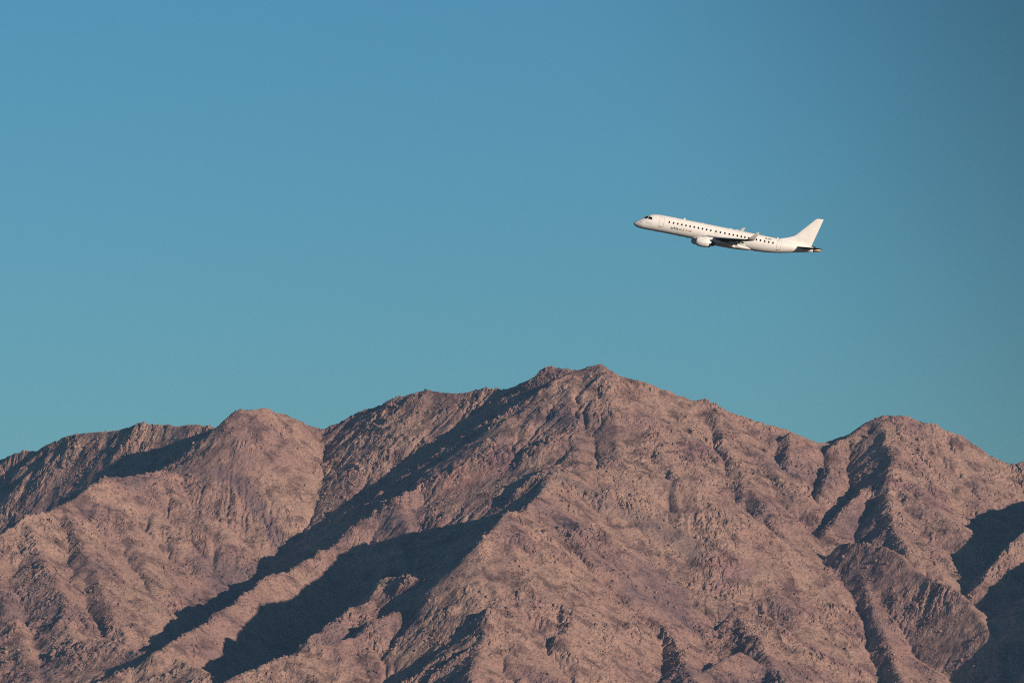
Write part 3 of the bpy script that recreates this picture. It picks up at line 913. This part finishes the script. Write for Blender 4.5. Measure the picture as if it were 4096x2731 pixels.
# engines
def lathe(profile, cx, cy, cz, n=40, tilt=0.0):
    rings = []
    for x, r in profile:
        rings.append([(cx + x, cy + r * math.cos(a), cz + r * math.sin(a) - tilt * x) for a in np.linspace(0, 2 * math.pi, n, endpoint=False)])
    return loft(rings, cap=False)
EY, EZ, EX = 4.55, -0.86, 12.75
for s in (-1, 1):
    prof = [(0.10, 0.80), (0.35, 0.93), (0.75, 1.00), (1.25, 1.03), (1.75, 1.02), (2.25, 0.97), (2.65, 0.90), (2.98, 0.82), (3.0, 0.79), (2.7, 0.80), (2.2, 0.78)]
    V, F = lathe(prof, EX, s * EY, EZ)
    e = mesh_obj('engine', V, F, M_WHITE, plane)
    V, F = lathe([(0.10, 0.80), (0.03, 0.755), (0.0, 0.715), (0.02, 0.68), (0.10, 0.655)], EX, s * EY, EZ)
    mesh_obj('intake_lip', V, F, M_GREYP, e)  # greyer than the white cowl: the lip's shade is put into its colour
    V, F = lathe([(0.10, 0.655), (0.5, 0.64), (0.85, 0.66), (0.86, 0.10)], EX, s * EY, EZ)
    mesh_obj('intake_duct', V, F, M_DARK, e)
    V, F = lathe([(0.45, 0.01), (0.55, 0.09), (0.72, 0.17), (0.86, 0.20)], EX, s * EY, EZ, 20)
    mesh_obj('spinner', V, F, M_GREYP, e)
    for k in range(18):
        a0 = 2 * math.pi * k / 18
        Vb = []
        for r, tw in ((0.18, 0.9), (0.63, 0.35)):
            for dx, da in ((-0.05, -0.5), (0.05, 0.5)):
                a = a0 + da * 0.16 * tw * (0.5 / r if r < 0.3 else 1)
                Vb.append((EX + 0.80 + dx * 1.0, s * EY + r * math.cos(a), EZ + r * math.sin(a)))
        mesh_obj('fan_blade', Vb, [(0, 1, 3, 2)], M_DARK, e)
    V, F = lathe([(2.2, 0.60), (2.9, 0.60), (3.4, 0.50), (3.75, 0.42), (3.74, 0.39), (3.3, 0.38)], EX, s * EY, EZ)
    mesh_obj('exhaust_nozzle', V, F, plain('engine_core_metal', (0.10, 0.095, 0.09), 0.45, metal=0.8) if s < 0 else bpy.data.materials['engine_core_metal'], e)
    V, F = lathe([(3.3, 0.26), (3.7, 0.20), (4.1, 0.06), (4.2, 0.005)], EX, s * EY, EZ, 20)
    mesh_obj('exhaust_cone', V, F, bpy.data.materials['engine_core_metal'], e)
    V, F = lathe([(2.2, 0.80), (2.25, 0.55)], EX, s * EY, EZ)
    mesh_obj('bypass_duct', V, F, M_DARK, e)
    # nacelle seams: thin dark bands
    for xb, r in ((1.78, 1.0215),):
        V, F = lathe([(xb - 0.016, 1.0245), (xb + 0.016, 1.024)], EX, s * EY, EZ)
        mesh_obj('cowl_seam', V, F, M_LINE, e)
    V, F = lathe([(2.72, 0.898), (2.985, 0.829)], EX, s * EY, EZ)
    mesh_obj('nozzle_rim', V, F, M_METAL, e)
    # vent and strake marks on the outboard cowl
    for (xa, xb, a) in ((1.0, 1.55, 0.42), (0.85, 1.05, -0.22)):
        Vq = []
        for x in (xa, xb):
            for da in (-0.018, 0.018):
                aa = a + da
                r = 1.035
                Vq.append((EX + x, s * (EY + r * math.cos(aa)), EZ + r * math.sin(aa)))
        mesh_obj('cowl_vent', Vq, [(0, 1, 3, 2)], M_SEAM, e)
    # pylon
    rings = []
    for x, zt, zb, hw in ((13.7, 0.20, 0.05, 0.05), (14.6, 0.33, -0.05, 0.16), (15.8, 0.36, -0.2, 0.20), (17.0, 0.2, -0.45, 0.18), (18.2, -0.05, -0.42, 0.10), (19.0, -0.18, -0.30, 0.03)):
        rings.append([(x, s * EY + hw * c, (zt + zb) / 2 + (zt - zb) / 2 * q) for c, q in ((1, -1), (1, 0.4), (0.5, 1), (-0.5, 1), (-1, 0.4), (-1, -1))])
    V, F = loft(rings)
    mesh_obj('pylon', V, F, M_WHITE, plane)

# tail fin with dorsal fillet and rudder line
def slab_fin(name, outline_fn, zs, mat, parent):
    rings = []
    for z in zs:
        xl, xt, th = outline_fn(z)
        ch = xt - xl
        rings.append([Vector((xl + px * ch, pz / 0.12 * th, z)) for px, pz in foil(12, 0.12, 0.0)])
    V, F = loft(rings)
    return mesh_obj(name, V, F, mat, parent)
def fin(z):
    xl = np.interp(z, [2.3, 2.78, 3.30, 3.82, 4.1, 8.02, 8.2, 8.28], [29.3, 29.9, 31.4, 32.55, 32.9, 36.32, 36.6, 37.0])
    xt = np.interp(z, [2.3, 8.28], [36.55, 37.95])
    th = np.interp(z, [2.3, 3.0, 4.0, 8.28], [0.5, 0.42, 0.44, 0.20])
    return xl, xt, th
tail = slab_fin('tail_fin', fin, [2.3, 2.6, 2.78, 3.0, 3.30, 3.6, 3.82, 4.1, 5.0, 6.0, 7.0, 7.7, 8.02, 8.2, 8.28], M_WHITE, plane)
for sy in (-1, 1):
    def fin_y(x, z):
        xl, xt, th = fin(z)
        q = (x - xl) / (xt - xl)
        return 5 * th * (0.2969 * math.sqrt(q) - 0.126 * q - 0.3516 * q * q + 0.2843 * q ** 3 - 0.1036 * q ** 4) + 0.012
    V = [(x, sy * fin_y(x, z), z) for x, z in ((35.15, 3.25), (35.19, 3.25), (35.66, 4.75), (35.62, 4.75))]
    mesh_obj('rudder_seam', V, [(0, 1, 2, 3)], M_LINE, tail)

# tailplane
for s in (-1, 1):
    secs = []
    for y, xl, ch, z in ((0.35, 33.1, 3.4, 1.80), (1.0, 33.55, 3.02, 1.84), (3.0, 34.95, 2.35, 2.06), (5.0, 36.35, 1.68, 2.29), (6.0, 37.05, 1.33, 2.41)):
        secs.append(((xl, s * y, z), ch, 0.10, (0, -s * 0.11, 1), 0.5))
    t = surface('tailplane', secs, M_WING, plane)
# tail cone with the exhaust of the auxiliary power unit
rings = []
for x, zb, zt, hw in ((37.0, 1.37, 2.36, 0.485), (37.5, 1.47, 2.32, 0.41), (38.1, 1.62, 2.27, 0.32), (38.5, 1.74, 2.22, 0.24), (38.62, 1.82, 2.16, 0.16)):
    rings.append([(x, hw * math.cos(a), (zb + zt) / 2 + (zt - zb) / 2 * math.sin(a)) for a in np.linspace(0, 2 * math.pi, 24, endpoint=False)])
V, F = loft(rings)
mesh_obj('exhaust_tail_cone', V, F, M_HOT, plane)

# aerials and lights
def blade(x, z0, h, ch, sweep, mat=M_WHITE, name='aerial'):
    secs = [(x, z0, ch), (x + sweep, z0 + h, ch * 0.6)]
    rings = []
    for xx, z, c in secs:
        rings.append([(xx, 0, z), (xx + c * 0.4, 0.035, z), (xx + c, 0, z), (xx + c * 0.4, -0.035, z)])
    V, F = loft(rings)
    return mesh_obj(name, V, F, mat, plane, smooth=False)
blade(9.75, 2.74, 0.34, 0.42, 0.28)
blade(7.9, 2.75, 0.10, 0.25, 0.06)
blade(19.4, 2.76, 0.10, 0.5, 0.1); blade(20.8, 2.76, 0.10, 0.5, 0.1); blade(13.6, 2.76, 0.06, 0.7, 0.1)
blade(5.1, -0.66, -0.16, 0.2, 0.06, M_DARK); blade(11.3, -0.66, -0.22, 0.25, 0.1); blade(9.5, -0.66, -0.1, 0.4, 0.06, M_DARK)
blade(25.3, -0.64, -0.38, 0.34, 0.22)
def beacon(x, z, r):
    rings = [[(x + r * c * math.cos(a), r * c * math.sin(a), z + r * 1.2 * q) for a in np.linspace(0, 2 * math.pi, 10, endpoint=False)]
             for c, q in ((1, -0.6), (1, 0.1), (0.75, 0.65), (0.25, 0.97))]
    V, F = loft(rings)
    mesh_obj('beacon', V, F, M_WHITE, plane)
beacon(29.45, 2.74, 0.13)
blade(29.25, 2.70, 0.26, 0.35, 0.2)

# place the airliner: 1.16 km away, climbing, seen almost side-on and slightly from ahead
PITCH, YAW, ROLLV = math.radians(11.3), math.radians(-4.8), math.radians(1.0)
MPP_DIST = 1156.0
def cam_ray(u, v):
    return Vector(((u - PW / 2) / PW * SENS / LENS, ct + (v - PH / 2) / PW * SENS / LENS * st, st - (v - PH / 2) / PW * SENS / LENS * ct))
nose_px = (2500 + 95 / 2.8, 820 + 205 / 2.8)
ray = cam_ray(*nose_px)
Fw = ray.normalized()
Rt = Vector((1, 0, 0)); Rt = (Rt - Fw * Rt.dot(Fw)).normalized()
Up = Rt.cross(Fw).normalized()
aft0 = (Rt * math.cos(PITCH) - Up * math.sin(PITCH))
up0 = (Rt * math.sin(PITCH) + Up * math.cos(PITCH))
aft = aft0 * math.cos(YAW) - Fw * math.sin(YAW)
up = up0 * math.cos(ROLLV) - Fw * math.sin(ROLLV)
up = (up - aft * up.dot(aft)).normalized()
star = up.cross(aft).normalized()
nose = Vector(CAM) + ray * MPP_DIST
R3 = Matrix((aft, star, up)).transposed()
plane.matrix_world = Matrix.Translation(nose) @ R3.to_4x4()
